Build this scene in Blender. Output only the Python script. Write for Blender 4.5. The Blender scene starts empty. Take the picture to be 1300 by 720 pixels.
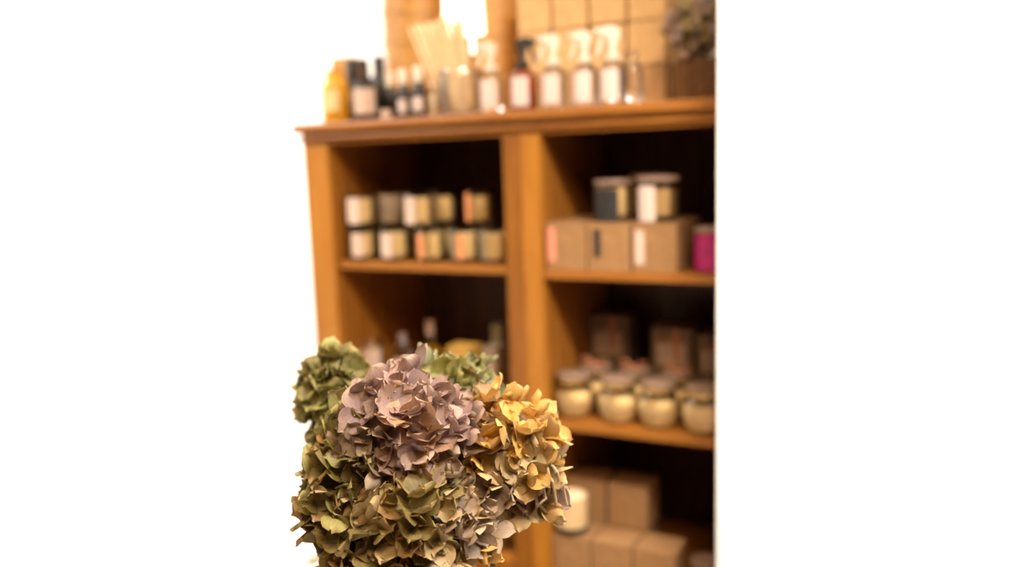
import bpy, bmesh, math, random
from mathutils import Vector, Matrix, Euler, noise
random.seed(7)
S = bpy.context.scene
C = S.collection
PI = math.pi
Z0 = 1.2                       # floor is z=0; the helper coordinates below count from z=1.2

# ------------------------------------------------------------------ camera
F_PX = 1062.1
YAW, PITCH, ROLL = -.473, .143, -.033
CAM = Vector((1.0, -1.6, .269 + Z0))
fw = Vector((math.sin(YAW)*math.cos(PITCH), math.cos(YAW)*math.cos(PITCH), -math.sin(PITCH)))
rt0 = Vector((math.cos(YAW), -math.sin(YAW), 0)); up0 = rt0.cross(fw)
rt = rt0*math.cos(ROLL) + up0*math.sin(ROLL); up = up0*math.cos(ROLL) - rt0*math.sin(ROLL)
cd = bpy.data.cameras.new('camera'); cam = bpy.data.objects.new('camera', cd); C.objects.link(cam)
cam.matrix_world = Matrix(((rt.x, up.x, -fw.x, CAM.x), (rt.y, up.y, -fw.y, CAM.y), (rt.z, up.z, -fw.z, CAM.z), (0, 0, 0, 1)))
cd.sensor_width = 36; cd.lens = F_PX/1300*36; cd.clip_start = .02
cd.dof.use_dof = True; cd.dof.focus_distance = .575; cd.dof.aperture_fstop = 3.0
S.camera = cam

def ray(px, py): return fw + rt*((px-650)/F_PX) - up*((py-360)/F_PX)
def at(px, py, Y):                 # point on the vertical plane y = Y
    d = ray(px, py); return CAM + d*((Y-CAM.y)/d.y)
def dist(px, py, t): return CAM + ray(px, py)*t

# ------------------------------------------------------------------ world, lights, exposure
w = bpy.data.worlds.new('world'); S.world = w; w.use_nodes = True
w.node_tree.nodes['Background'].inputs[0].default_value = (1, .78, .55, 1)
w.node_tree.nodes['Background'].inputs[1].default_value = .02
S.view_settings.view_transform = 'Standard'; S.view_settings.look = 'None'
S.view_settings.exposure = 0; S.view_settings.gamma = 1

def area(name, loc, target, sx, sy, power, col):
    l = bpy.data.lights.new(name, 'AREA'); l.shape = 'RECTANGLE'; l.size = sx; l.size_y = sy; l.energy = power; l.color = col
    o = bpy.data.objects.new(name, l); C.objects.link(o); o.location = loc
    o.rotation_euler = (Vector(target)-Vector(loc)).to_track_quat('-Z', 'Y').to_euler(); return o
WARM = (1, .70, .38)
area('key_light', (1.30, -1.85, 2.74), (.3, 0, 1.0), .5, .5, 25, WARM)
area('table_light', (.45, -1.05, 2.6), (.66, -1.1, 1.2), .3, .3, 5.6, (1, .80, .54))
area('shelf_light', (.1, -.35, 2.7), (.1, .2, 1.5), 1.2, .15, 2.2, WARM)
area('added_wall_light', (-2.1, -1.1, 2.72), (-2.1, .42, .95), 2.4, .15, 95, (1, .95, .88)).data.spread = math.radians(110)  # unseen area light added to push the left wall to white
area('added_wall_light', (1.9, -1.2, 2.72), (1.8, -.15, 1.2), 1.4, .15, 75, (1, .95, .88)).data.spread = math.radians(110)  # second unseen light, added to whiten the right wall

# ------------------------------------------------------------------ materials
MATS = {}
def new_mat(name):
    m = bpy.data.materials.new(name); m.use_nodes = True; MATS[name] = m
    return m, m.node_tree.nodes, m.node_tree.links, m.node_tree.nodes['Principled BSDF']
def simple(name, col, rough=.5, noise=.08, scale=40, metal=0, bump=.0, trans=0, sss=0, coat=0):
    m, n, l, b = new_mat(name)
    t = n.new('ShaderNodeTexNoise'); t.inputs['Scale'].default_value = scale; t.inputs['Detail'].default_value = 4
    tc = n.new('ShaderNodeTexCoord'); l.new(tc.outputs['Object'], t.inputs['Vector'])
    r = n.new('ShaderNodeValToRGB'); l.new(t.outputs['Fac'], r.inputs[0])
    r.color_ramp.elements[0].position = .3; r.color_ramp.elements[1].position = .7
    r.color_ramp.elements[0].color = (*[c*(1-noise) for c in col], 1); r.color_ramp.elements[1].color = (*[min(1, c*(1+noise)) for c in col], 1)
    l.new(r.outputs[0], b.inputs['Base Color'])
    b.inputs['Roughness'].default_value = rough; b.inputs['Metallic'].default_value = metal
    b.inputs['Transmission Weight'].default_value = trans
    b.inputs['Coat Weight'].default_value = coat
    if sss: b.inputs['Subsurface Weight'].default_value = sss; b.inputs['Subsurface Radius'].default_value = (.01, .006, .003)
    if bump:
        bp = n.new('ShaderNodeBump'); bp.inputs['Strength'].default_value = bump; bp.inputs['Distance'].default_value = .002
        l.new(t.outputs['Fac'], bp.inputs['Height']); l.new(bp.outputs[0], b.inputs['Normal'])
    return m
def wood(name, a, b_, axis='Z', rough=.42):
    m, n, l, b = new_mat(name)
    tc = n.new('ShaderNodeTexCoord'); mp = n.new('ShaderNodeMapping'); l.new(tc.outputs['Object'], mp.inputs[0])
    s = {'Z': (14, 14, 1.2), 'X': (1.2, 14, 14), 'Y': (14, 1.2, 14)}[axis]; mp.inputs['Scale'].default_value = s
    t = n.new('ShaderNodeTexNoise'); t.inputs['Scale'].default_value = 3; t.inputs['Detail'].default_value = 8; t.inputs['Distortion'].default_value = 1.2
    l.new(mp.outputs[0], t.inputs['Vector'])
    t2 = n.new('ShaderNodeTexNoise'); t2.inputs['Scale'].default_value = 14; t2.inputs['Detail'].default_value = 6; l.new(mp.outputs[0], t2.inputs['Vector'])
    mx = n.new('ShaderNodeMath'); mx.operation = 'MULTIPLY_ADD'; mx.inputs[1].default_value = .35; l.new(t2.outputs['Fac'], mx.inputs[0]); l.new(t.outputs['Fac'], mx.inputs[2])
    r = n.new('ShaderNodeValToRGB'); l.new(mx.outputs[0], r.inputs[0])
    r.color_ramp.elements[0].position = .5; r.color_ramp.elements[1].position = .85
    r.color_ramp.elements[0].color = (*b_, 1); r.color_ramp.elements[1].color = (*a, 1)
    l.new(r.outputs[0], b.inputs['Base Color']); b.inputs['Roughness'].default_value = rough
    bp = n.new('ShaderNodeBump'); bp.inputs['Strength'].default_value = .2; bp.inputs['Distance'].default_value = .001
    l.new(mx.outputs[0], bp.inputs['Height']); l.new(bp.outputs[0], b.inputs['Normal'])
    return m
def glass(name, tint=(1, 1, 1), refl=.12):
    m, n, l, b = new_mat(name); n.remove(b)
    tr = n.new('ShaderNodeBsdfTransparent'); tr.inputs[0].default_value = (*tint, 1)
    gl = n.new('ShaderNodeBsdfGlossy'); gl.inputs['Roughness'].default_value = .04
    lw = n.new('ShaderNodeLayerWeight'); lw.inputs[0].default_value = .35
    mp = n.new('ShaderNodeMapRange'); mp.inputs['To Min'].default_value = refl*.4; mp.inputs['To Max'].default_value = .75
    l.new(lw.outputs['Fresnel'], mp.inputs['Value'])
    mx = n.new('ShaderNodeMixShader'); l.new(mp.outputs[0], mx.inputs[0]); l.new(tr.outputs[0], mx.inputs[1]); l.new(gl.outputs[0], mx.inputs[2])
    l.new(mx.outputs[0], n['Material Output'].inputs['Surface']); return m
def emit(name, col, st):
    m, n, l, b = new_mat(name); b.inputs['Base Color'].default_value = (*col, 1)
    b.inputs['Emission Color'].default_value = (*col, 1); b.inputs['Emission Strength'].default_value = st; return m

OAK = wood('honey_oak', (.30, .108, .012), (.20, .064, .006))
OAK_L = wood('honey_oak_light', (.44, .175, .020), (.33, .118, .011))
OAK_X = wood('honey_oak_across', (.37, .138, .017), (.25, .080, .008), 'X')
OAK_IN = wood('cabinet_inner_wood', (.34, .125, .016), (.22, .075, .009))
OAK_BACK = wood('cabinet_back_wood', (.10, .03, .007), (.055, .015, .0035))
BENT = wood('bent_wood', (.52, .25, .055), (.40, .175, .033), 'X')
KRAFT = simple('kraft_card', (.29, .145, .052), .85, .10, 60, bump=.15)
KRAFT_P = simple('pale_kraft_card', (.62, .37, .155), .85, .07, 60, bump=.15)
KRAFT_SHADE = simple('shaded_pale_kraft_card', (.50, .28, .115), .85, .08, 60, bump=.15)  # pale kraft darkened, painting shade onto the bottom row of boxes
KRAFT_D = simple('grey_kraft_card', (.23, .15, .085), .85, .10, 60, bump=.15)
WAX = simple('cream_wax', (.86, .62, .30), .45, .03, 30, sss=.15)
WAXW = simple('white_wax', (.95, .78, .50), .45, .03, 30, sss=.15)
PAPER = simple('label_paper', (.62, .44, .34), .7, .03, 80)
PAPER_W = simple('white_label_paper', (.66, .51, .44), .7, .03, 80)
PAPER_O = simple('orange_label_paper', (.75, .27, .10), .7, .05, 80)
PAPER_R = simple('coral_label_paper', (.72, .24, .15), .7, .05, 80)
PAPER_B = simple('black_label_paper', (.012, .010, .009), .6, .3, 200)
PAPER_M = simple('mottled_black_label', (.014, .012, .009), .6, .8, 90)
PINK = simple('magenta_sleeve', (.36, .010, .11), .5, .25, 60)
GLASS = glass('clear_glass'); GLASS_A = glass('amber_glass', (.88, .46, .12), .15)
GLASS_D = simple('dark_glass', (.010, .005, .003), .4, .1, 20); GLASS_G = glass('grey_glass', (.99, .97, .93), .05)
WHITE_PL = simple('white_plastic', (.74, .60, .47), .35, .02, 30, coat=.3)
BLACK_PL = simple('black_plastic', (.014, .009, .007), .5, .2, 30)
BRASS = simple('brass', (.70, .45, .14), .35, .1, 40, metal=.9)
LIDW = simple('dark_lid', (.20, .115, .075), .5, .1, 40)
LIDG = simple('grey_brown_lid', (.25, .155, .10), .5, .1, 40)
COPPER = simple('copper_ribbon', (.62, .25, .12), .45, .15, 120)
OIL = simple('yellow_oil', (.78, .36, .018), .15, .03, 10, trans=.12)
AMBERL = simple('orange_liquid', (.50, .10, .012), .2, .03, 10)
REED = wood('reed', (.97, .74, .44), (.86, .60, .32))
WICK = simple('wick', (.1, .07, .05), .9)
WALLM = simple('white_wall_paint', (.93, .92, .90), .9, .01, 8, bump=.02)
CEIL = simple('ceiling_paint', (.8, .76, .7), .9, .01, 8)
FLOORM = wood('floor_boards', (.42, .25, .12), (.3, .16, .07), 'X')
TABLE = simple('white_tabletop', (.78, .73, .66), .5, .02, 12)
VASEM = simple('vase_glaze', (.75, .70, .62), .25, .05, 15, coat=.5)
STEM = simple('dry_stem', (.22, .17, .07), .8, .2, 150)
PALE_STEM = simple('pale_dry_stem', (.40, .29, .18), .8, .2, 150)
BUD = simple('floret_bud', (.30, .22, .10), .8, .3, 300)
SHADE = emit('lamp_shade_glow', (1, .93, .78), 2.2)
SCREWM = simple('lamp_metal', (.5, .4, .3), .35, .05, 40, metal=.8)

def petal_mat(name, cols, edge, trl=.25):
    """cols: ramp over the per-object random; edge: colour towards the rim; veins fan from the petal's base"""
    m, n, l, b = new_mat(name)
    oi = n.new('ShaderNodeObjectInfo'); r = n.new('ShaderNodeValToRGB'); l.new(oi.outputs['Random'], r.inputs[0])
    e = r.color_ramp.elements; e[0].color = (*cols[0], 1); e[1].color = (*cols[-1], 1)
    for i, c in enumerate(cols[1:-1]):
        k = e.new((i+1)/(len(cols)-1)); k.color = (*c, 1)
    tc = n.new('ShaderNodeTexCoord'); sp = n.new('ShaderNodeSeparateXYZ'); l.new(tc.outputs['UV'], sp.inputs[0])
    # rim: 1 at v=1
    t = n.new('ShaderNodeTexNoise'); t.inputs['Scale'].default_value = 170; t.inputs['Detail'].default_value = 3; l.new(tc.outputs['Object'], t.inputs['Vector'])
    ad = n.new('ShaderNodeMath'); ad.operation = 'MULTIPLY_ADD'; ad.inputs[1].default_value = .9; l.new(t.outputs['Fac'], ad.inputs[0]); l.new(sp.outputs['Y'], ad.inputs[2])
    mr = n.new('ShaderNodeMapRange'); mr.inputs['From Min'].default_value = .75; mr.inputs['From Max'].default_value = 1.6; l.new(ad.outputs[0], mr.inputs['Value'])
    mx = n.new('ShaderNodeMix'); mx.data_type = 'RGBA'; l.new(mr.outputs[0], mx.inputs[0]); l.new(r.outputs[0], mx.inputs[6]); mx.inputs[7].default_value = (*edge, 1)
    # veins
    sb = n.new('ShaderNodeMath'); sb.operation = 'SUBTRACT'; sb.inputs[1].default_value = .5; l.new(sp.outputs['X'], sb.inputs[0])
    nz = n.new('ShaderNodeMath'); nz.operation = 'MULTIPLY_ADD'; nz.inputs[1].default_value = .12; l.new(t.outputs['Fac'], nz.inputs[0]); l.new(sb.outputs[0], nz.inputs[2])
    sc = n.new('ShaderNodeMath'); sc.operation = 'MULTIPLY'; sc.inputs[1].default_value = 44; l.new(nz.outputs[0], sc.inputs[0])
    si = n.new('ShaderNodeMath'); si.operation = 'SINE'; l.new(sc.outputs[0], si.inputs[0])
    pw = n.new('ShaderNodeMapRange'); pw.inputs['From Min'].default_value = .55; pw.inputs['From Max'].default_value = 1; l.new(si.outputs[0], pw.inputs['Value'])
    dk = n.new('ShaderNodeMix'); dk.data_type = 'RGBA'; dk.blend_type = 'MULTIPLY'
    vf = n.new('ShaderNodeMath'); vf.operation = 'MULTIPLY'; vf.inputs[1].default_value = .2; l.new(pw.outputs[0], vf.inputs[0])
    l.new(vf.outputs[0], dk.inputs[0]); l.new(mx.outputs[2], dk.inputs[6]); dk.inputs[7].default_value = (.45, .33, .25, 1)
    hs = n.new('ShaderNodeHueSaturation'); l.new(dk.outputs[2], hs.inputs['Color'])
    rv = n.new('ShaderNodeMath'); rv.operation = 'MULTIPLY'; rv.inputs[1].default_value = 7.31; l.new(oi.outputs['Random'], rv.inputs[0])
    fr = n.new('ShaderNodeMath'); fr.operation = 'FRACT'; l.new(rv.outputs[0], fr.inputs[0])
    v2 = n.new('ShaderNodeMapRange'); v2.inputs['To Min'].default_value = .72; v2.inputs['To Max'].default_value = 1.22; l.new(fr.outputs[0], v2.inputs['Value']); l.new(v2.outputs[0], hs.inputs['Value'])
    l.new(hs.outputs[0], b.inputs['Base Color']); b.inputs['Roughness'].default_value = .55
    bp = n.new('ShaderNodeBump'); bp.inputs['Strength'].default_value = .5; bp.inputs['Distance'].default_value = .0005
    hh = n.new('ShaderNodeMath'); hh.operation = 'SUBTRACT'; l.new(t.outputs['Fac'], hh.inputs[0]); l.new(vf.outputs[0], hh.inputs[1])
    l.new(hh.outputs[0], bp.inputs['Height']); l.new(bp.outputs[0], b.inputs['Normal'])
    tl = n.new('ShaderNodeBsdfTranslucent'); l.new(hs.outputs[0], tl.inputs[0])
    ms = n.new('ShaderNodeMixShader'); ms.inputs[0].default_value = trl
    l.new(b.outputs[0], ms.inputs[1]); l.new(tl.outputs[0], ms.inputs[2]); l.new(ms.outputs[0], n['Material Output'].inputs['Surface'])
    return m
PET = {
 'mauve': petal_mat('mauve_petal', [(.34, .215, .215), (.40, .265, .245), (.28, .185, .200), (.45, .30, .245)], (.60, .41, .31)),
 'peach': petal_mat('peach_petal', [(.62, .30, .12), (.55, .34, .22)], (.62, .42, .30)),
 'green': petal_mat('green_petal', [(.20, .19, .055), (.26, .25, .07), (.17, .16, .05), (.30, .27, .09)], (.46, .38, .15)),
 'lime': petal_mat('yellow_green_petal', [(.36, .36, .09), (.28, .29, .08), (.42, .38, .12)], (.52, .46, .18)),
 'sage': petal_mat('sage_petal', [(.26, .27, .15), (.30, .31, .12), (.22, .24, .14)], (.44, .40, .20)),
 'olive': petal_mat('olive_petal', [(.24, .18, .05), (.32, .25, .08), (.18, .14, .045)], (.44, .32, .12)),
 'tan': petal_mat('tan_petal', [(.52, .40, .18), (.44, .32, .15), (.58, .44, .22)], (.66, .46, .24)),
 'gold': petal_mat('gold_petal', [(.72, .42, .085), (.62, .34, .06), (.78, .52, .16)], (.82, .52, .18)),
 'taupe': petal_mat('taupe_petal', [(.34, .24, .16), (.28, .20, .15), (.40, .30, .21)], (.56, .42, .28)),
 'inner': petal_mat('inner_petal', [(.12, .085, .03), (.16, .11, .05), (.09, .06, .025)], (.18, .12, .05)),  # dark colour paints shade into the gaps between florets
 'brown': petal_mat('brown_petal', [(.28, .16, .055), (.36, .21, .07), (.20, .12, .05)], (.50, .30, .11)),
}

# ------------------------------------------------------------------ mesh helpers
def obj(name, bm, m, parent=None, smooth=False, loc=None):
    me = bpy.data.meshes.new(name); bm.normal_update(); bm.to_mesh(me); bm.free()
    if m: me.materials.append(m)
    if smooth:
        for p in me.polygons: p.use_smooth = True
        if hasattr(me, 'set_sharp_from_angle'): me.set_sharp_from_angle(angle=.7)
    o = bpy.data.objects.new(name, me); C.objects.link(o)
    if parent: o.parent = parent
    if loc is not None: o.location = loc
    return o
def box(bm, x0, x1, y0, y1, z0, z1, bev=0):
    r = bmesh.ops.create_cube(bm, size=1); vs = r['verts']
    bmesh.ops.scale(bm, vec=(x1-x0, y1-y0, z1-z0), verts=vs); bmesh.ops.translate(bm, vec=((x0+x1)/2, (y0+y1)/2, (z0+z1)/2), verts=vs)
    if bev:
        es = list({e for v in vs for e in v.link_edges}); bmesh.ops.bevel(bm, geom=es, offset=bev, segments=2, affect='EDGES', profile=.6)
def bx(*a, bev=0): bm = bmesh.new(); box(bm, *a, bev=bev); return bm
def lathe(bm, prof, seg=28, c=(0, 0, 0), close=False):
    rings = []
    for r, z in prof:
        if r < 1e-6: rings.append([bm.verts.new((c[0], c[1], c[2]+z))])
        else: rings.append([bm.verts.new((c[0]+r*math.cos(2*PI*i/seg), c[1]+r*math.sin(2*PI*i/seg), c[2]+z)) for i in range(seg)])
    for a, b in zip(rings, rings[1:]):
        for i in range(seg):
            j = (i+1) % seg
            if len(a) == 1 and len(b) == 1: continue
            if len(a) == 1: bm.faces.new((a[0], b[j], b[i]))
            elif len(b) == 1: bm.faces.new((a[i], a[j], b[0]))
            else: bm.faces.new((a[i], a[j], b[j], b[i]))
    bmesh.ops.recalc_face_normals(bm, faces=bm.faces)
def lth(prof, seg=28, c=(0, 0, 0)): bm = bmesh.new(); lathe(bm, prof, seg, c); return bm
def tube(bm, pts, r, seg=6, cap=True):
    pts = [Vector(p) for p in pts]; rr = r if isinstance(r, (list, tuple)) else [r]*len(pts); rings = []
    for i, p in enumerate(pts):
        d = (pts[min(i+1, len(pts)-1)] - pts[max(i-1, 0)]).normalized()
        a = d.cross(Vector((0, 0, 1))) if abs(d.z) < .95 else d.cross(Vector((1, 0, 0))); a.normalize(); b = d.cross(a)
        rings.append([bm.verts.new(p + (a*math.cos(2*PI*k/seg) + b*math.sin(2*PI*k/seg))*rr[i]) for k in range(seg)])
    for a, b in zip(rings, rings[1:]):
        for k in range(seg): bm.faces.new((a[k], a[(k+1) % seg], b[(k+1) % seg], b[k]))
    if cap: bm.faces.new(rings[0]); bm.faces.new(rings[-1])
    bmesh.ops.recalc_face_normals(bm, faces=bm.faces)
def patch(r, a0, a1, z0, z1, seg=10, th=.0006, r1=None):
    """a curved label on a round body, angles in degrees"""
    bm = bmesh.new(); r1 = r1 or r
    g = [[[bm.verts.new(((rr+k*th)*math.cos(math.radians(a0+(a1-a0)*i/seg)), (rr+k*th)*math.sin(math.radians(a0+(a1-a0)*i/seg)), z)) for k in (0, 1)] for z, rr in ((z0, r), (z1, r1))] for i in range(seg+1)]
    for i in range(seg):
        a, b = g[i], g[i+1]
        for k in (0, 1): bm.faces.new((a[0][k], b[0][k], b[1][k], a[1][k]))
        for j in (0, 1): bm.faces.new((a[j][0], b[j][0], b[j][1], a[j][1]))
    for e in (g[0], g[-1]): bm.faces.new((e[0][0], e[0][1], e[1][1], e[1][0]))
    bmesh.ops.recalc_face_normals(bm, faces=bm.faces); return bm
def thing(name, label, cat, loc, rotz=0, group=None):
    o = bpy.data.objects.new(name, None); C.objects.link(o); o.location = loc; o.rotation_euler = (0, 0, rotz); o.empty_display_size = .02
    tag(o, label, cat, group); return o
def tag(o, label, cat, group=None):
    o['label'] = label; o['category'] = cat
    if group: o['group'] = group
    return o
def struct(name, bm, m, label=None):
    o = obj(name, bm, m); o['kind'] = 'structure'
    if label: o['label'] = label
    return o
def zz(z): return z + Z0

# ------------------------------------------------------------------ the room
WX = .655
struct('floor', bx(-3.4, 3.0, -3.2, .6, -.05, 0), FLOORM)
struct('ceiling', bx(-3.4, 3.0, -3.2, .6, 2.9, 2.95), CEIL)
struct('wall_back', bx(-3.4, WX, .45, .55, 0, 2.9), WALLM, 'bright white wall behind the cabinet')
struct('wall_right', bx(WX, 3.0, -.13, .55, 0, 2.9, bev=.003), WALLM, 'white wall standing forward at the right of the cabinet')
struct('wall_left', bx(-3.5, -3.4, -3.2, .55, 0, 2.9), WALLM)
struct('baseboard_back', bx(-3.4, -.4, .435, .45, 0, .09, bev=.003), WALLM)

# ------------------------------------------------------------------ cabinet
cab = thing('shelving_cabinet', 'honey coloured wooden shelving cabinet with two open bays and a moulded top', 'cabinet', (0, 0, 0))
TOP = .377; D = .42
def cb(name, a, m=OAK, bev=.002, label=None):
    x0, x1, y0, y1, z0, z1 = a
    bm = bmesh.new(); c = Vector(((x0+x1)/2, (y0+y1)/2, (z0+z1)/2))
    box(bm, x0-c.x, x1-c.x, y0-c.y, y1-c.y, z0-c.z, z1-c.z, bev)
    o = obj(name, bm, m, cab, loc=(c.x, c.y, zz(c.z)))
    if label: o['label'] = label
    return o
cb('top_board', (-.388, .654, -.022, .43, .355, TOP), OAK_X, .006)
cb('moulding', (-.380, .654, -.012, .0, .338, .3465), OAK_X, .003)
cb('rail', (-.374, .654, -.002, .018, .327, .3545), OAK_X, .001)
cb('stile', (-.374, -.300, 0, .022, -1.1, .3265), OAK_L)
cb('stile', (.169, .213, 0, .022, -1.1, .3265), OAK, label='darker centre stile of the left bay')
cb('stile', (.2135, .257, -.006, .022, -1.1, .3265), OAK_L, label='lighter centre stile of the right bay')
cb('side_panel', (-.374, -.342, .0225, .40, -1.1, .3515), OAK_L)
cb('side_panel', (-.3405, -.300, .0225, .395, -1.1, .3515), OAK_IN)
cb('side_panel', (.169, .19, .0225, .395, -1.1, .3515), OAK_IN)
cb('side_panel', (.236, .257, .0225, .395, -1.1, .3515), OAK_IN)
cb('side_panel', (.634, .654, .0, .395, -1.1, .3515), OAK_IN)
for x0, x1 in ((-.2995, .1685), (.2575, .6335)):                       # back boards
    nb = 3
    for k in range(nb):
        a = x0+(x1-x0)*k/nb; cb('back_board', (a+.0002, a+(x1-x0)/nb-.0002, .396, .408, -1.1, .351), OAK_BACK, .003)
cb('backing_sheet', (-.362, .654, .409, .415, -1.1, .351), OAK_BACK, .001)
cb('shelf', (-.2995, .1685, .012, .395, .028, .047), OAK_X, .002)
cb('shelf', (-.2995, .1685, .012, .395, -.305, -.286), OAK_X, .002)
cb('shelf', (-.2995, .1685, .006, .395, -.656, -.635), OAK_X, .002)
cb('shelf', (.2575, .6335, .0, .395, .024, .043), OAK_X, .002)
cb('shelf', (.2575, .6335, .0, .395, -.306, -.286), OAK_X, .002)
cb('shelf', (.2575, .6335, .0, .395, -.671, -.650), OAK_X, .002)
cb('lower_panel', (-.2995, .1685, .004, .02, -1.1, -.66), OAK, .002)
cb('lower_panel', (.2575, .6335, .004, .02, -1.1, -.66), OAK, .002)
cb('plinth', (-.374, .654, .01, .4, -1.2, -1.1), OAK_X, .002)

# ------------------------------------------------------------------ kraft boxes
def kraft(x0, y0, z0, sx, sy, sz, label, group, m=KRAFT, lab=None, rot=0, name='kraft_box'):
    """(x0,y0) is the front left corner of the box; lab = (material, u0, u1, v0, v1) on the front"""
    t = thing(name, label, 'box', (x0+sx/2, y0+sy/2, zz(z0)), rot, group)
    hx, hy = sx/2-.0006, sy/2-.0006
    obj('carton', bx(-hx, hx, -hy, hy, 0, sz-.0018, bev=.0012), m, t)
    obj('top_flap', bx(-hx+.0008, hx-.0008, -hy-.0003, hy-.003, sz-.0016, sz-.0004, bev=.0004), m, t)
    if lab:
        lm, u0, u1, v0, v1 = lab
        obj('label', bx(-hx+2*hx*u0, -hx+2*hx*u1, -hy-.0009, -hy-.0002, sz*v0, sz*v1), lm, t)
    return t
B = .092
G = 'kraft boxes on the middle shelf'
kraft(.262, .004, .043, B, .09, .1, 'kraft box with a coral strip label, at the left of the middle shelf', G, lab=(PAPER_R, .05, .24, .18, .88))
kraft(.3575, .004, .043, B, .09, .1, 'kraft box with a black strip label, middle of the front three', G, lab=(PAPER_B, .14, .30, .28, .86))
kraft(.4545, .004, .043, B-.001, .09, .1, 'kraft box with a cream strip label, under the candle with the white label', G, lab=(PAPER, .05, .26, .16, .84))
for i, (x, l) in enumerate(((.262, 'plain kraft box behind the coral labelled box'), (.3575, 'plain kraft box behind the black labelled box'), (.4545, 'plain kraft box behind the cream labelled box'))):
    kraft(x, .102, .043, B, .09, .1, l, G)
G = 'kraft boxes on the bottom shelf'
for x, l, lb in ((.262, 'kraft box under the white candle on the bottom shelf', None), (.3565, 'kraft box in the front row of the bottom shelf, between two others', None), (.451, 'kraft box at the right end of the front row on the bottom shelf', None)):
    kraft(x-.004, -.0+.004, -.650, B, .09, .1, l, G, lab=lb)
for x, l in ((.2625, 'kraft box hidden under the dim upper box on the bottom shelf'), (.357, 'kraft box supporting the larger upper box on the bottom shelf')):
    kraft(x-.004, .1, -.650, B, .09, .1, l, G)
kraft(.252+.006, .1, -.550, B, .09, .1, 'kraft box of the upper row, behind the white candle', G)
kraft(.357, .094, -.550, B+.002, .092, .099, 'kraft box of the upper row with its right side showing', G)
G = 'pale kraft boxes stacked on the cabinet top'
xs = [.106, .197, .287, .377, .467]
cols = ['first column', 'second column', 'third column', 'rightmost column']
rows = ['bottom', 'middle', 'top']
for r in range(3):
    for c in range(4):
        if r < 2 and c == 0: pass
        kraft(xs[c]+.0015+random.uniform(-.001, .001), .215+random.uniform(-.003, .003), TOP+.096*r, .0835, .19, .0935,
              'pale kraft box on the cabinet top, %s row, %s' % (rows[r], cols[c]), G, m=KRAFT_P if r else KRAFT_SHADE)

# ------------------------------------------------------------------ candles
def cam_ang(x, y): return math.degrees(math.atan2(CAM.y-y, CAM.x-x))
def tumbler(x, y, z, r, h, label, group, lab=None, lid=None, wax=WAX, fill=.8, base=.07, name='candle_jar', glassm=None):
    """lab = (material, centre offset deg, half width deg, v0, v1)"""
    t = thing(name, label, 'candle', (x, y, zz(z)), 0, group)
    b = h*base
    obj('glass', lth([(0, 0), (r*.86, 0), (r*.97, h*.05), (r, h*.15), (r, h), (r-.0022, h), (r-.0024, b+.006), (r*.8, b+.001), (0, b)]), glassm or GLASS_G, t, True)
    w_ = obj('wax', lth([(0, b+.0015), (r*.78, b+.0025), (r-.003, b+.008), (r-.003, h*fill), (0, h*fill-.001)]), wax, t, True)
    bm = bmesh.new(); tube(bm, [(0, 0, h*fill-.002), (.0004, 0, h*fill+.008)], .0009, 5); obj('wick', bm, WICK, w_)
    if lab:
        lm, off, hw, v0, v1 = lab; a = cam_ang(x, y)+off
        obj('label', patch(r+.0003, a-hw, a+hw, h*v0, h*v1), lm, t, True)
    if lid:
        l_ = obj('lid', lth([(0, h+.0005), (r*.99, h+.0005), (r*1.02, h+.002), (r*1.02, h+.009), (r*.98, h+.011), (0, h+.011)]), lid, t, True)
    return t
G = 'small candle jars in the left bay'
SH = .047
r_, h_ = .0365, .081
front = [(461, PAPER, -22, 22, 'lower front candle jar at the far left, with a pale label'), (502, PAPER, -35, 24, 'lower front candle jar with a pale label and pinkish rim, second from the left'),
         (547, PAPER_O, -42, 13, 'lower front candle jar with an orange strip at its left edge, middle of five'), (590, PAPER_O, -16, 11, 'lower front candle jar with an orange strip near its middle, fourth from the left'),
         (627, PAPER, 10, 30, 'lower front candle jar at the right end beside the centre stile')]
for i, (px, lm, off, hw, l) in enumerate(front):
    p = at(px, 310, .055); tumbler(p.x, .055, SH, r_ if i != 1 else .038, h_, l, G, lab=(lm, off, hw, .14, .82) if i != 4 else None, wax=WAX)
upper = [(459, .055, PAPER, -35, 30, 'upper candle jar at the far left, stacked on the lower row'), (532, .055, PAPER, -38, 24, 'upper front candle jar with a pale label, third from the left')]
for px, Y, lm, off, hw, l in upper:
    p = at(px, 265, Y); tumbler(p.x, Y, SH+h_+.0015, r_, h_, l, G, lab=(lm, off, hw, .1, .85))
back = [(497, .105, 'second from the left'), (563, .15, 'fourth from the left, dim'), (608, .13, 'at the right end beside the stile')]
for px, Y, l in back:
    p = at(px, 262, Y)
    tumbler(p.x, Y, SH, r_-.002, h_, 'candle jar in the second lower row, %s' % {'second from the left': 'behind the first two', 'fourth from the left, dim': 'behind the orange striped pair', 'at the right end beside the stile': 'behind the right end jars'}[l], G)
    tumbler(p.x, Y, SH+h_+.0015, r_-.002, h_, 'upper candle jar set further back, %s' % l, G, lab=(PAPER_O, -50, 14, .1, .9) if px == 608 else ((KRAFT_D, -10, 50, .1, .9) if px == 497 else None))
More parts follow.
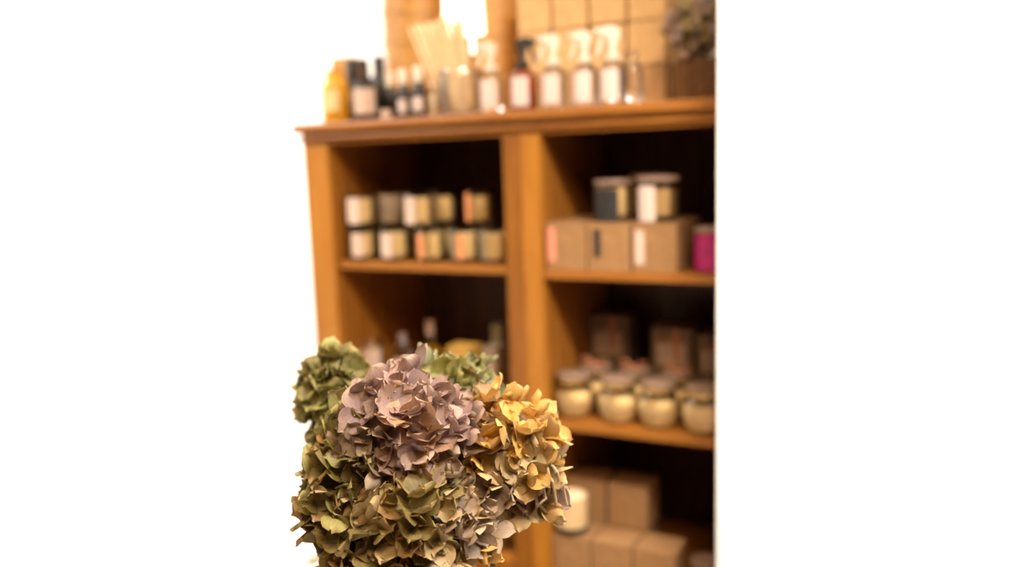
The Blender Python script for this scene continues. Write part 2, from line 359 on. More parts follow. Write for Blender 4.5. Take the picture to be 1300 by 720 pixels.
# large candles on the kraft boxes
G = 'large candle jars on the kraft boxes'
p = at(779, 255, .05); tumbler(p.x, .05, .1435, .0395, .074, 'large candle jar with a mottled black label on the kraft boxes', G, lab=(PAPER_M, -32, 46, .04, .90), lid=LIDW, fill=.93)
p = at(835, 255, .05); tumbler(p.x, .05, .1435, .0425, .079, 'large candle jar with a tall white label on the kraft boxes', G, lab=(PAPER_W, -34, 27, .02, .90), lid=LIDG, fill=.82)
p = at(826, 240, .15); tumbler(p.x, .15, .1435, .0425, .083, 'large candle jar behind the one with the white label', G, lid=LIDW)
p = at(905, 315, .05); x = p.x
tumbler(x, .05, .0435, .036, .078, 'candle jar in a bright magenta sleeve at the right end of the middle shelf', None, lab=(PINK, 0, 80, .02, .98), lid=LIDG, name='magenta_candle')
p = at(726, 640, .045); tumbler(p.x+.002, .036, -.5495, .036, .084, 'white candle with a small brown mark on a kraft box, bottom shelf', None, lab=(PAPER_R, -38, 9, .36, .66), wax=WAXW, fill=.97, base=.10, glassm=simple('cream_glazed_glass', (.66, .46, .24), .3))
p = at(897, 712, .05); tumbler(p.x, .05, -.65, .032, .07, 'pale pot with a pinkish label in the bottom right corner', None, lab=(PAPER, -5, 60, .1, .8), lid=LIDW, name='lidded_pot')
obj('dark_foot', lth([(0, -.0008), (.0325, -.0008), (.0372, .004), (.0380, .016), (.0368, .016), (.0364, .005), (0, .003)]), BLACK_PL, [o for o in C.objects if o.get('label', '').startswith('white candle with a small')][0], True)
# left bay bottom shelf
G = 'white candles on the bottom shelf of the left bay'
p = at(627, 678, .05); tumbler(p.x, .05, -.635, .034, .085, 'white candle on the bottom left shelf, seen under the hydrangeas', G, wax=WAX, fill=.95)
p = at(662, 683, .06); tumbler(p.x-.004, .075, -.635, .030, .088, 'white candle partly behind the centre stile on the bottom left shelf', G, wax=WAX, fill=.95)

# round jars with lids
def round_jar(x, y, z, r, label, group, bow=False, name='round_candle_jar', wax=WAX, wax_on=True):
    t = thing(name, label, 'candle', (x, y, zz(z)), 0, group); h = r*1.95
    prof = [(0, 0), (r*.55, 0), (r*.80, h*.07), (r*.97, h*.28), (r, h*.45), (r*.95, h*.66), (r*.80, h*.84), (r*.76, h*.92), (r*.80, h)]
    obj('glass', lth(prof + [(rr-.002, zz_) for rr, zz_ in reversed(prof[2:])]), GLASS_G, t, True)
    if wax_on:
        obj('wax', lth([(0, .004), (r*.52, .004), (r*.77, h*.09), (r*.94, h*.29), (r*.968, h*.45), (r*.93, h*.66), (r*.90, h*.70), (0, h*.70)]), wax, t, True)
    lid = obj('lid', lth([(0, h+.0005), (r*.84, h+.0005), (r*.86, h+.002), (r*.86, h+.010), (r*.8, h+.012), (0, h+.013)]), LIDG, t, True)
    obj('lid_band', lth([(r*.815, h-.006), (r*.85, h-.006), (r*.85, h), (r*.815, h)]), BRASS, t, True)
    if bow: make_bow(t, (0, -r*.2, h+.013), r*.8)
    return t
def make_bow(parent, loc, s):
    bm = bmesh.new()
    for sg in (-1, 1):
        pts = [Vector((0, 0, .002)), Vector((sg*s*.4, -s*.1, s*.45)), Vector((sg*s*.85, 0, s*.5)), Vector((sg*s*.8, s*.05, s*.15)), Vector((sg*s*.35, 0, .003)), Vector((0, 0, .003))]
        for a, b in zip(pts, pts[1:]):
            o = Vector((0, s*.14, 0)); bm.faces.new([bm.verts.new(v) for v in (a-o, b-o, b+o, a+o)])
        a = Vector((0, 0, .003)); b = Vector((sg*s*.6, -s*.35, .001)); o = Vector((.0, s*.12, 0)); bm.faces.new([bm.verts.new(v) for v in (a-o, b-o, b+o, a+o)])
    bmesh.ops.remove_doubles(bm, verts=bm.verts, dist=1e-5)
    bmesh.ops.solidify(bm, geom=bm.faces[:], thickness=.0008)
    box(bm, -s*.12, s*.12, -s*.16, s*.16, .0, s*.2, .001)
    return obj('ribbon_bow', bm, COPPER, parent, loc=loc)
G = 'round lidded candle jars on the lower right shelf'
for px, py, Y, r, l in ((729, 500, .05, .0435, 'round lidded candle jar at the left, next to the hydrangea tips'), (785, 505, .045, .0440, 'round lidded candle jar, second from the left'),
                     (836, 510, .045, .0435, 'round lidded candle jar, third from the left'), (903, 512, .04, .0435, 'round lidded candle jar at the right end, cut by the wall')):
    p = at(px, py, Y); round_jar(min(p.x, WX-.022-.044), Y, -.286, r, l, G)
G = 'round jars with copper bows behind the front row'
for px, py, Y, l in ((757, 470, .145, 'round jar with a copper bow behind the two left jars'), (806, 470, .145, 'round jar with a copper bow behind the middle jars'), (862, 475, .145, 'round jar with a copper bow behind the two right jars')):
    p = at(px, py, Y); round_jar(p.x, Y, -.286, .042, l, G, bow=True)
# gift boxes behind
G = 'tall gift boxes on the lower right shelf'
for px0, px1, Y, h, l in ((748, 797, .25, .185, 'tall grey kraft gift box with a pink label at the left of the lower shelf'), (827, 879, .21, .175, 'tall grey kraft gift box with a white label and copper ribbon, middle of three'), (884, 930, .20, .165, 'tall grey kraft gift box at the right end beside the wall')):
    a = at(px0, 440, Y); b = at(px1, 440, Y); x1 = min(b.x, .63)
    t = kraft(a.x, Y, -.286, x1-a.x, .085, h, l, G, m=KRAFT_D, lab=(PAPER, .14, .84, .50, .80), name='gift_box')
    hx = (x1-a.x)/2
    bw = make_bow(t, (hx*.2, -.046, h*.86), .02); bw.rotation_euler = (PI/2, 0, 0); bw.name = 'ribbon_bow'
    obj('ribbon', bx(hx*.12, hx*.34, -.0445, -.0435, h*.55, h*.99), COPPER, t)

# ------------------------------------------------------------------ left bay, lower shelf
LS = -.286
def bottle(x, y, z, r, h, label, group, gm, cap, neck=.35, sh=.62, liquid=None, fill=.8, lab=None, kind='cap', cat='bottle', name='bottle', caph=.03, rot=0, capr=None):
    """round bottle; h = height to the top of the neck; kind: cap, pump or trigger"""
    t = thing(name, label, cat, (x, y, zz(z)), rot, group); n = r*neck
    prof = [(0, 0), (r*.9, 0), (r, r*.12), (r, h*sh), (r*.93, h*(sh+.08)), (r*.7, h*(sh+.17)), (n*1.1, h*(sh+.24)), (n, h*(sh+.28)), (n, h)]
    obj('bottle_body', lth(prof), gm, t, True)
    if liquid:
        hf = h*sh*fill; obj('liquid', lth([(0, .003), (r*.9, .003), (r-.002, r*.14), (r-.002, hf), (0, hf)]), liquid, t, True)
    cr = capr or n*1.25
    if kind == 'cap':
        obj('cap', lth([(0, h*.97), (cr, h*.97), (cr, h*.97+caph*.9), (cr*.9, h*.97+caph), (0, h*.97+caph)]), cap, t, True)
    elif kind == 'pump':
        c = obj('collar', lth([(n*1.2, h*.94), (n*1.25, h*.95), (n*1.2, h*1.02), (n*.5, h*1.03), (n*.5, h*1.02+caph*.5), (0, h*1.02+caph*.5)]), cap, t, True)
        bm = bmesh.new(); tube(bm, [(0, 0, h*1.02+caph*.5), (0, 0, h*1.02+caph*.9)], [n*.9, n*.8], 12); tube(bm, [(0, 0, h*1.02+caph*.72), (-.018, -.012, h*1.02+caph*.72), (-.023, -.016, h*1.02+caph*.5)], .003, 8)
        obj('pump_head', bm, cap, t, True)
    else:
        obj('collar', lth([(n*1.0, h*.9), (n*1.4, h*.91), (n*1.4, h*1.03), (n*.8, h*1.06), (0, h*1.06)]), cap, t, True)
        s = caph
        bm = bmesh.new()   # head profile in x-z, extruded along y
        pr = [(.006, 0), (.007, .018), (.013, .030), (.014, .040), (.008, .048), (-.010, .051), (-.026, .045), (-.029, .035), (-.012, .032), (-.007, .02), (-.007, 0)]
        k = s/.05; th = .0085*k
        f0 = [bm.verts.new((a*k, -th, h*1.04+b*k)) for a, b in pr]; f1 = [bm.verts.new((a*k, th, h*1.04+b*k)) for a, b in pr]
        bm.faces.new(f0); bm.faces.new(f1[::-1])
        for i in range(len(pr)): j = (i+1) % len(pr); bm.faces.new((f0[i], f1[i], f1[j], f0[j]))
        bmesh.ops.recalc_face_normals(bm, faces=bm.faces)
        bmesh.ops.bevel(bm, geom=bm.edges[:], offset=.002*k, segments=2, affect='EDGES', clamp_overlap=True)
        hd = obj('trigger_head', bm, cap, t, True)
        bm = bmesh.new(); tube(bm, [(-.013*k, 0, h*1.04+.036*k), (-.021*k, 0, h*1.04+.024*k), (-.024*k, 0, h*1.04+.010*k), (-.031*k, 0, h*1.04-.003)], [.0048*k, .0046*k, .0042*k, .0032*k], 8)
        obj('trigger', bm, cap, hd, True)
        bm = bmesh.new(); tube(bm, [(-.026*k, 0, h*1.04+.042*k), (-.033*k, 0, h*1.04+.042*k)], [.0055*k, .005*k], 10); obj('nozzle', bm, cap, hd, True)
        bm = bmesh.new(); tube(bm, [(0, 0, .006), (.002, 0, h*.5), (0, 0, h*.98)], .0018, 6); obj('dip_tube', bm, cap, t, True)
    if lab:
        lm, off, hw, v0, v1 = lab; a = cam_ang(x, y)+off-math.degrees(rot)
        obj('label', patch(r+.0004, a-hw, a+hw, h*v0, h*v1), lm, t, True)
    return t
p = at(472, 450, .12); tumbler(p.x, .12, LS, .030, .12, 'small pale jar at the left of the lower left shelf', None, lab=(PAPER, 0, 50, .2, .8), name='pale_jar')
p = at(512, 450, .11); bottle(p.x, .11, LS, .026, .135, 'small bottle with a pale label behind the mauve hydrangea', None, GLASS_G, LIDW, lab=(PAPER, 0, 55, .1, .6), sh=.7, caph=.01)
p = at(546, 420, .17); bottle(p.x, .17, LS, .042, .135, 'round shouldered flask with a pale stopper in the dim lower left bay', None, GLASS_G, PAPER, neck=.25, sh=.5, liquid=OIL, fill=.6, caph=.035, capr=.011)
p = at(567, 455, .06)
kraft(p.x, .06, LS, .066, .06, .130, 'amber yellow box with a pink label on the lower left shelf', None, m=simple('amber_card', (.42, .22, .035), .6), lab=(PAPER, .05, .55, .3, .8), name='yellow_box')
p = at(612, 455, .09)
kraft(p.x, .09, LS, .04, .05, .128, 'narrow dark box beside the amber yellow box', None, m=KRAFT_D, lab=(PAPER, .3, .6, .3, .8), name='narrow_box')
p = at(634, 440, .17); bottle(p.x-.004, .17, LS, .026, .125, 'dark bottle with a dull pale cap beside the centre stile', None, GLASS_D, simple('dull_cap', (.30, .25, .15), .5), sh=.72, neck=.5, liquid=BLACK_PL, fill=.98, caph=.045)
p = at(636, 500, .045); tumbler(p.x, .045, LS, .022, .045, 'small pale pot in front of the dark bottle', None, lab=(PAPER, 0, 80, .1, .95), name='pale_pot')

# ------------------------------------------------------------------ things on the cabinet top
T = TOP
p = at(424, 130, .03); bottle(p.x, .036, T, .0325, .124, 'golden yellow oil bottle with a pale label at the left end', None, OIL, OIL, sh=.70, neck=.5, lab=(simple('aged_label', (.80, .55, .25), .6), -12, 30, .22, .62), caph=.004, name='oil_bottle')
G = 'dark labelled bottles at the left of the cabinet top'
p = at(464, 130, .04); bottle(p.x, .04, T, .031, .10, 'dark pump bottle with a big pale label beside the yellow oil', G, GLASS_D, BLACK_PL, sh=.74, neck=.4, liquid=BLACK_PL, lab=(PAPER, -4, 50, .16, .74), kind='pump', caph=.045)
p = at(463, 120, .2); bottle(p.x, .195, T, .026, .118, 'dark capped bottle behind the two front pump bottles', G, GLASS_D, BLACK_PL, sh=.74, neck=.5, liquid=BLACK_PL, kind='cap', caph=.042, capr=.017)
p = at(448, 130, .10); bottle(p.x, .105, T, .028, .115, 'dark pump bottle behind the yellow oil and the big pale label', G, GLASS_D, BLACK_PL, sh=.74, neck=.45, liquid=BLACK_PL, lab=(PAPER, 0, 50, .14, .70), kind='cap', caph=.042, capr=.016)
p = at(478, 110, .11); bottle(p.x, .125, T, .028, .12, 'dark pump bottle at the back of the dark group', G, GLASS_D, BLACK_PL, sh=.74, neck=.5, liquid=BLACK_PL, kind='cap', caph=.042, capr=.014)
kraft(-.384, .14, T, .062, .07, .168, 'tan box behind the yellow oil bottle', None, m=BENT, name='kraft_box')
G = 'small dark bottles with pale caps'
for px, Y, l in ((496, .083, 'left'), (513, .056, 'middle'), (532, .030, 'right')):
    p = at(px, 130, Y); bottle(p.x, Y, T, .018, .082, 'small dark dropper bottle with a pale cap, %s of three' % l, G, GLASS_D, WHITE_PL, sh=.68, neck=.55, liquid=BLACK_PL if px < 530 else GLASS_A, lab=(PAPER_W, -12, 38, .18, .55) if px > 500 else None, caph=.034, capr=.0115)
p = at(491, 140, .025); tumbler(p.x, .022, T, .014, .025, 'small black tin with a pink label in front of the dropper bottles', None, lab=(PAPER, 0, 50, .15, .9), name='small_tin', wax=BLACK_PL, glassm=GLASS_D)
p = at(549, 125, .03); bottle(p.x, .03, T, .0085, .07, 'slim clear glass vial beside the small dark bottles', None, GLASS, WHITE_PL, sh=.8, neck=.6, liquid=WAXW, fill=.9, caph=.006)
# glass jar of reeds
jx = at(585, 120, .075).x; jy = .075
t = thing('glass_jar', 'wide clear glass jar holding pale diffuser reeds', 'jar', (jx, jy, zz(T)))
r = .051
obj('glass', lth([(0, 0), (r*.94, 0), (r, .005), (r, .10), (r*.97, .104), (r*.93, .104), (r-.003, .10), (r-.003, .008), (0, .007)], 40), GLASS, t, True)
G = 'pale diffuser reeds in the glass jar'
for k in range(46):
    fx = (k % 12)/11.0; row = k//12
    bxx = -.036+.070*fx*.95; by = -.022+.015*row+random.uniform(-.004, .004)
    lean = -.070+.055*fx+random.uniform(-.006, .006)
    hgt = .190+.012*random.random()+.012*fx
    p0 = Vector((jx+bxx*.88, jy+by*.8, zz(T)+.0085)); p1 = p0+Vector((lean, by*.5-.005, hgt))
    d = (p1-p0); bm = bmesh.new(); tube(bm, [(0, 0, 0), d*.5, d], .0028, 6)
    o = obj('reed_stick', bm, REED, loc=p0); tag(o, 'pale diffuser reed standing in the wide glass jar', 'reed', G)
# spray bottles
G = 'spray bottles on the cabinet top'
W = dict(kind='trigger', neck=.36, sh=.66)
for px, gm, cap, lq, l, Y, lm in ((624, GLASS, WHITE_PL, None, 'clear spray bottle with a white trigger, beside the reed jar', .04, PAPER_W),
                              (664, GLASS_A, BLACK_PL, 'amber', 'amber spray bottle with a black trigger and pale label', .035, PAPER_W),
                              (703, GLASS, WHITE_PL, None, 'clear spray bottle with a white trigger, just right of the amber one', .035, PAPER_W),
                              (743, GLASS, WHITE_PL, None, 'clear spray bottle with a white trigger, between two clear ones', .035, PAPER_W),
                              (778, GLASS, WHITE_PL, None, 'clear spray bottle with a white trigger at the right end of the row', .035, PAPER_W)):
    p = at(px, 110, Y)
    rr = .0285 if lq is None else .0295
    bottle(p.x, Y, T, rr, .098, l, G, gm, cap, liquid=AMBERL if lq else None, fill=.9, lab=(lm, -16, 38, .10, .72), caph=.050 if px != 778 else .054, name='spray_bottle', rot=math.radians(30 if px > 690 else 200 if px == 664 else 20), **W)
p = at(800, 100, .07); bottle(p.x, .075, T, .026, .105, 'plain clear glass bottle without a trigger, right of the spray bottles', None, GLASS, GLASS, sh=.62, neck=.5, caph=.006, name='clear_bottle')
# round bentwood boxes
def round_box(x, y, z, r, h, label, group):
    t = thing('round_box', label, 'box', (x, y, zz(z)), random.uniform(0, 3), group)
    obj('box_body', lth([(0, 0), (r*.975, 0), (r*.975, h*.70)], 40), BENT, t, True)
    obj('lid', lth([(r*.978, h*.62), (r, h*.62), (r, h*.985), (r*.99, h*.995), (0, h*.995)], 40), BENT, t, True)
pos = ['bottom', 'second from the bottom', 'middle', 'second from the top', 'top']
G = 'stack of round wooden boxes behind the small dark bottles'
p = at(527, 50, .30)
for k in range(5): round_box(p.x+random.uniform(-.001, .001), .31, T+.075*k, .086, .075, 'round wooden box in the left stack, %s' % pos[k], G)
G = 'stack of round wooden boxes behind the spray bottles'
p = at(628, 20, .33)
for k in range(5): round_box(p.x-.008, .345, T+.075*k, .070, .075, 'round wooden box in the right stack, %s' % pos[k], G)
# lamp
p = at(588, 10, .19)
t = thing('table_lamp', 'lit table lamp with a glowing white shade behind the reeds', 'lamp', (p.x, .19, zz(T)))
obj('base', lth([(0, 0), (.03, 0), (.03, .006), (.008, .012), (.004, .02), (.004, .23), (0, .23)], 24), SCREWM, t, True)
obj('shade', lth([(.050, .202), (.044, .36), (.0425, .36), (.0485, .202), (.004, .208), (.0485, .204)][:4] + [(.050, .202)], 36), SHADE, t, True)
bm = bmesh.new(); tube(bm, [(.030, -.015, .150), (.030, -.015, .200)], .0050, 8); obj('highlight_streak', bm, SHADE, t, True)  # glowing rod added to stand in for a bright vertical highlight
l = bpy.data.lights.new('lamp_bulb', 'POINT'); l.energy = .12; l.color = (1, .8, .55); l.shadow_soft_size = .02
o = bpy.data.objects.new('lamp_bulb', l); C.objects.link(o); o.parent = t; o.location = (0, 0, .28)

# ------------------------------------------------------------------ petals and hydrangeas
def petal_verts(rng, fold=0):
    nu, nv = 6, 8; L = .0165*rng.uniform(.85, 1.12); Wd = L*rng.uniform(.46, .60)
    c1 = rng.uniform(-.55, .85); c2 = rng.uniform(-.35, .65); ph = rng.uniform(0, 6); am = rng.uniform(.02, .11); tw = rng.uniform(-.22, .22); tip = rng.uniform(.0, .12)
    vs = []; uv = []
    for j in range(nv+1):
        v = j/nv
        q = .03+.965*v**.92; wv = Wd*math.sqrt(max(0, 1-(2*q-1)**2))*(.72+.28*min(1, v*2.2))
        for i in range(nu+1):
            u = -1+2*i/nu
            x = u*wv; y = L*(v*(1-.10*u*u*v)+tip*v*v*(1-abs(u)))
            z = c1*L*v*v*.55 + c2*(u*u)*wv*.45 + am*L*math.sin(u*2.6+ph+v*3)*v + .03*L*math.cos(7*u+ph)*v
            a = tw*v; x, z = x*math.cos(a)-z*math.sin(a), x*math.sin(a)+z*math.cos(a)
            vs.append(Vector((x, y, z))); uv.append((i/nu, v))
    fs = [(j*(nu+1)+i, j*(nu+1)+i+1, (j+1)*(nu+1)+i+1, (j+1)*(nu+1)+i) for j in range(nv) for i in range(nu)]
    return vs, fs, uv
NVAR = 14
VAR = [petal_verts(random.Random(100+i)) for i in range(NVAR)]
PM = {}
def petal_mesh(v, kind):
    if (v, kind) not in PM:
        vs, fs, uv = VAR[v]; me = bpy.data.meshes.new('petal'); me.from_pydata([tuple(a) for a in vs], [], fs)
        ul = me.uv_layers.new(name='uv')
        for lp in me.loops: ul.data[lp.index].uv = uv[lp.vertex_index]
        me.materials.append(PET[kind])
        for p_ in me.polygons: p_.use_smooth = True
        PM[(v, kind)] = me
    return PM[(v, kind)]
def floret_base():
    bm = bmesh.new(); tube(bm, [(0, 0, -.022), (.0006, 0, -.01), (0, 0, -.0005)], .0006, 5)
    lathe(bm, [(0, -.001), (.0013, .0002), (.0014, .0013), (0, .0022)], 8)
    me = bpy.data.meshes.new('floret'); bm.to_mesh(me); bm.free(); me.materials.append(BUD); return me
FM = floret_base()
HEADS = []
TILTS = lambda rng: math.radians(rng.choice([rng.uniform(2, 30), rng.uniform(15, 55), rng.uniform(-15, 15)]))
def basis_from(n, rng):
    a = n.orthogonal().normalized(); b = n.cross(a); th = rng.uniform(0, 2*PI)
    x = a*math.cos(th)+b*math.sin(th); y = n.cross(x)
    return Matrix(((x.x, y.x, n.x, 0), (x.y, y.y, n.y, 0), (x.z, y.z, n.z, 0), (0, 0, 0, 1)))
def head(c, rad, npts, kind_fn, label, base, seed, sepal=1.0, limit=75, facing=-.3, inner='olive', group='dried hydrangea heads in the bouquet'):
    rng = random.Random(seed); c = Vector(c)
    root = thing('dried_hydrangea', label, 'flower', base, 0, group)
    off = c-Vector(base)
    bm = bmesh.new(); b0 = Vector((0, 0, 0)); mid = Vector((off.x*.25, off.y*.25, off.z*.6))
    pts = [b0*(1-s)**2+mid*2*s*(1-s)+off*s*s for s in [i/10 for i in range(11)]]
    tube(bm, pts, [.0028]*11, 8)
    for k in range(14):       # branching inflorescence inside the head
        d = Vector((rng.uniform(-1, 1), rng.uniform(-1, 1), rng.uniform(-.3, 1))).normalized()
        e = off+Vector((d.x*rad[0], d.y*rad[1], d.z*rad[2]))*.75
        tube(bm, [pts[8], (pts[9]+e)*.5, e], [.0016, .0012, .0008], 5)
    obj('stem', bm, STEM, root, True)
    tocam = (CAM-c).normalized(); cand = []
    for i in range(npts):
        z = 1-2*(i+.5)/npts; ph = i*2.399963+seed; s = math.sqrt(1-z*z); d = Vector((s*math.cos(ph), s*math.sin(ph), z))
        d = (d+Vector((rng.gauss(0, .09), rng.gauss(0, .09), rng.gauss(0, .09)))).normalized()
        if d.dot(tocam) < facing: continue
        k = rng.uniform(.76, 1.10)+.26*noise.noise(d*2.3+Vector((seed*3.1, 0, 0)))
        p = c+Vector((d.x*rad[0], d.y*rad[1], d.z*rad[2]))*k
        if any(((p-hc).x/(hr[0]*.86))**2+((p-hc).y/(hr[1]*.86))**2+((p-hc).z/(hr[2]*.86))**2 < 1 for hc, hr in HEADS): continue
        n = (Vector((d.x/rad[0], d.y/rad[1], d.z/rad[2])).normalized()+Vector((rng.gauss(0, .42), rng.gauss(0, .42), rng.gauss(0, .42)))).normalized()
        # coordinates of the floret as seen in its own head: right, up, towards the viewer's side
        cand.append((d.dot(tocam), p, n, kind_fn(d.dot(rt), d.dot(up), rng)))
    cand.sort(key=lambda a: -a[0])
    rest = cand[limit:]; cand = cand[:limit]
    for _, p, n, kd in cand:
        M = basis_from(n, rng); s = sepal*rng.uniform(.8, 1.22)
        f = bpy.data.objects.new('floret', FM); C.objects.link(f); f.parent = root
        f.matrix_basis = Matrix.Translation(p-Vector(base)) @ M @ Matrix.Scale(s, 4)
        tl = TILTS(rng); npet = 4 if rng.random() < .85 else 3; v = rng.randrange(NVAR)
        for k in range(npet):
            o = bpy.data.objects.new('petal', petal_mesh((v+rng.choice((0, 0, 1, 5))) % NVAR, kd if rng.random() < .93 else rng.choice(('brown', kd)))); C.objects.link(o); o.parent = f
            a = 2*PI*k/npet+rng.uniform(-.16, .16)
            sc = rng.uniform(.85, 1.12)
            o.matrix_basis = Matrix.Rotation(a, 4, 'Z') @ Matrix.Translation((0, .0008, .001+.0003*k)) @ Matrix.Rotation(tl+rng.uniform(-.3, .3), 4, 'X') @ Matrix.Scale(sc, 4)
    # the deeper and farther florets, joined
    V, Fc, UV, MI = [], [], [], []
    slots = []
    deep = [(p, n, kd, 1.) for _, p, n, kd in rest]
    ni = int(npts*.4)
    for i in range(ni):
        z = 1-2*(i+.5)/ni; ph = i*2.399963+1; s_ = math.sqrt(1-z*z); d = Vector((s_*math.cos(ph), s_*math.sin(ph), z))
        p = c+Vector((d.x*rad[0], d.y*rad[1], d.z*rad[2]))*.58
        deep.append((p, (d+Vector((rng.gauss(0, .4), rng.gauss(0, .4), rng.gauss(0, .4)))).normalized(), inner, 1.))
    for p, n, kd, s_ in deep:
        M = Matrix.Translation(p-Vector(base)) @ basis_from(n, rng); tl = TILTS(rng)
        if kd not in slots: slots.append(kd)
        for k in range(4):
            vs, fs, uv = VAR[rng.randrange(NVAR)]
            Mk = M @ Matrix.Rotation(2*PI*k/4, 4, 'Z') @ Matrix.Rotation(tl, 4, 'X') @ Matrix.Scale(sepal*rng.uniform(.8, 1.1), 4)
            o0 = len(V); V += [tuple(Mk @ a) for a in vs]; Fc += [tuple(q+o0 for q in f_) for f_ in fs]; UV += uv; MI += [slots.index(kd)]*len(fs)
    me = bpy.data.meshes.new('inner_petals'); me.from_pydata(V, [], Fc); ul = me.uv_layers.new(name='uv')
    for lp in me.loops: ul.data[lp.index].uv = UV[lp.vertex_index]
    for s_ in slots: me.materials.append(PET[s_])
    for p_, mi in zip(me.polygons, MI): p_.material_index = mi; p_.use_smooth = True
    o = bpy.data.objects.new('inner_petals', me); C.objects.link(o); o.parent = root; o['kind'] = 'stuff'
    HEADS.append((c, rad))
    return root

def ch(rng, *pairs):
    t = rng.random()*sum(w_ for _, w_ in pairs)
    for k, w_ in pairs:
        t -= w_
        if t <= 0: return k
    return pairs[-1][0]
kA = lambda r, u, g: ch(g, ('green', .75), ('lime', .15), ('olive', .1))
kB = lambda r, u, g: ch(g, ('mauve', .9), ('peach', .04), ('taupe', .06)) if u > -.45 else ch(g, ('mauve', .55), ('taupe', .25), ('olive', .2))
kC = lambda r, u, g: ch(g, ('lime', .4), ('sage', .55), ('green', .1)) if r < .2 else ch(g, ('sage', .85), ('lime', .15))
def kD(r, u, g):
    if u+.45*r > .35: return ch(g, ('gold', .82), ('tan', .13), ('peach', .05))
    if u > -.15: return ch(g, ('gold', .42), ('taupe', .22), ('tan', .36))
    return ch(g, ('taupe', .5), ('tan', .3), ('sage', .1), ('mauve', .1))
def kE(r, u, g):
    if u > .3: return ch(g, ('lime', .55), ('green', .45))
    if u > -.3: return ch(g, ('green', .45), ('olive', .25), ('tan', .3))
    return ch(g, ('tan', .4), ('olive', .35), ('brown', .25))
def kF(r, u, g):
    if r > .35: return ch(g, ('taupe', .65), ('tan', .2), ('sage', .1), ('gold', .05))
    if u > .4: return ch(g, ('olive', .4), ('taupe', .3), ('mauve', .15), ('brown', .15))
    return ch(g, ('tan', .25), ('brown', .2), ('olive', .25), ('taupe', .25), ('gold', .05))
kG = lambda r, u, g: ch(g, ('olive', .5), ('brown', .25), ('tan', .15), ('green', .1))
vx, vy = .665, -1.075; vz = .78
bz = vz+.02
def bs(dx, dy): return (vx+dx, vy+dy, bz)
SC = .0165
# front heads first so that the ones behind give way to them
head(dist(514, 550, .62), (.044, .041, .038), 175, kB, 'mauve hydrangea head, front and top of the bouquet', bs(0, 0), 1, 1.02, inner='inner')
gold = head(dist(640, 580, .635), (.036, .036, .038), 145, kD, 'golden yellow hydrangea head at the right of the bouquet', bs(.012, .004), 2, 1.03, inner='inner')
head(dist(470, 611, .63), (.032, .040, .046), 170, kE, 'yellow green hydrangea head at the lower left of the bouquet', bs(-.012, -.006), 3, 1.08, inner='inner')
head(dist(540, 657, .60), (.040, .040, .038), 190, kF, 'brown and taupe hydrangea head at the bottom centre of the bouquet', bs(.006, -.012), 4, .93, inner='inner')
head(dist(490, 712, .60), (.038, .036, .032), 130, kG, 'olive hydrangea head at the very bottom, cut by the frame', bs(-.004, -.016), 5, 1.1, inner='inner')
head(dist(432, 507, .79), (.024, .026, .040), 110, kA, 'dark green hydrangea head at the left, behind the mauve head', bs(-.014, .012), 6, 1.05, inner='inner')
head(dist(574, 530, .75), (.046, .044, .047), 150, kC, 'soft sage green hydrangea head behind the mauve and golden heads', bs(.002, .016), 7, 1.15, inner='inner')
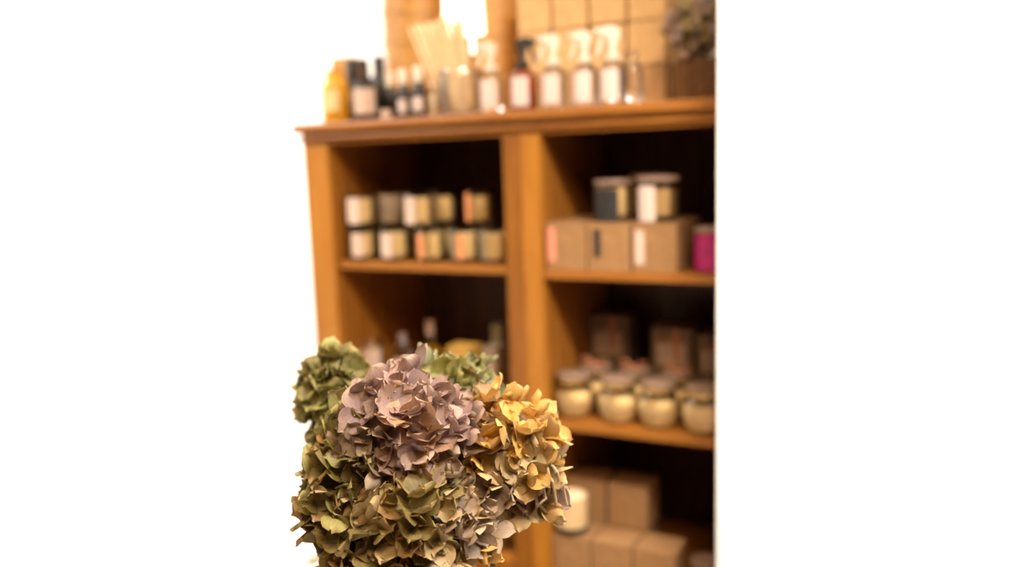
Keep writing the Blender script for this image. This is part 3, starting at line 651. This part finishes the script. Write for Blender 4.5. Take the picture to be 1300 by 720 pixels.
# bare flower stalks hanging from the golden head
g0 = Vector(gold.location)
for (x0, y0), (x1, y1), (x2, y2) in (((684, 585), (690, 612), (691, 634)), ((690, 590), (702, 612), (706, 640)), ((696, 585), (708, 600), (712, 622)), ((694, 588), (698, 606), (697, 625)), ((702, 590), (714, 612), (719, 641))):
    a, b, c = dist(x0, y0, .615), dist(x1, y1, .60), dist(x2, y2, .605); m_ = (a+c)/2
    bm = bmesh.new(); tube(bm, [a-m_, (b-m_), c-m_], [.0008, .0010, .0013], 6)
    obj('bare_stalk', bm, PALE_STEM, gold, True, m_-g0)
vs = thing('vase', 'glazed vase holding the dried hydrangea bouquet on the white table', 'vase', (vx, vy, vz))
obj('vase_body', lth([(0, 0), (.045, 0), (.052, .01), (.062, .08), (.052, .16), (.034, .205), (.036, .225), (.033, .225), (.031, .205), (.048, .16), (.057, .08), (.047, .014), (0, .012)], 40), VASEM, vs, True)

# ------------------------------------------------------------------ white table
tb = thing('display_table', 'white display table under the hydrangea bouquet', 'table', (-.2, -.95, 0))
obj('tabletop', bx(-1.3, 1.05, -.45, .5, vz-.03, vz, bev=.003), TABLE, tb)
for sx in (-1.25, .98):
    for sy in (-.40, .43): obj('leg', bx(sx-.025, sx+.025, sy-.025, sy+.025, 0, vz-.03, bev=.003), TABLE, tb)

d = ray(392, 714); a = CAM+d*((vz+.004-CAM.z)/d.z); d = ray(424, 701); b = CAM+d*((vz+.004-CAM.z)/d.z)
m_ = (a+b)/2; bm = bmesh.new(); tube(bm, [a-m_, (a-m_)*.3+Vector((0, .004, .001)), b-m_], [.0042, .004, .003], 8)
tag(obj('flower_stalk', bm, STEM, None, True, m_), 'brown dry stalk lying on the white table under the bouquet', 'stalk')

# ------------------------------------------------------------------ potted dried hydrangea on the cabinet
pp = at(893, 100, .13); X = min(pp.x, WX-.062)
t = thing('planter', 'dark wooden planter box at the right end of the cabinet top', 'planter', (X, .13, zz(T)))
DW = wood('dark_wood', (.16, .07, .018), (.10, .04, .01))
bm = bmesh.new(); hs = .045; hh = .085
for a in ((-hs, hs, -hs, -hs+.006), (-hs, hs, hs-.006, hs), (-hs, -hs+.006, -hs+.006, hs-.006), (hs-.006, hs, -hs+.006, hs-.006)): box(bm, a[0], a[1], a[2], a[3], 0, hh, .001)
box(bm, -hs+.006, hs-.006, -hs+.006, hs-.006, .0, .008)
obj('planter_box', bm, DW, t)
hc = at(888, 32, .11); hc.x = min(hc.x, WX-.085)
head((hc.x, hc.y, hc.z), (.058, .058, .060), 190, lambda r, u, g: ch(g, ('mauve', .35), ('taupe', .35), ('olive', .2), ('tan', .1)), 'faded dried hydrangea in the planter on the cabinet', (X, .13, zz(T)+.0085), 11, .85, limit=70, facing=-.3, inner='inner', group=None)
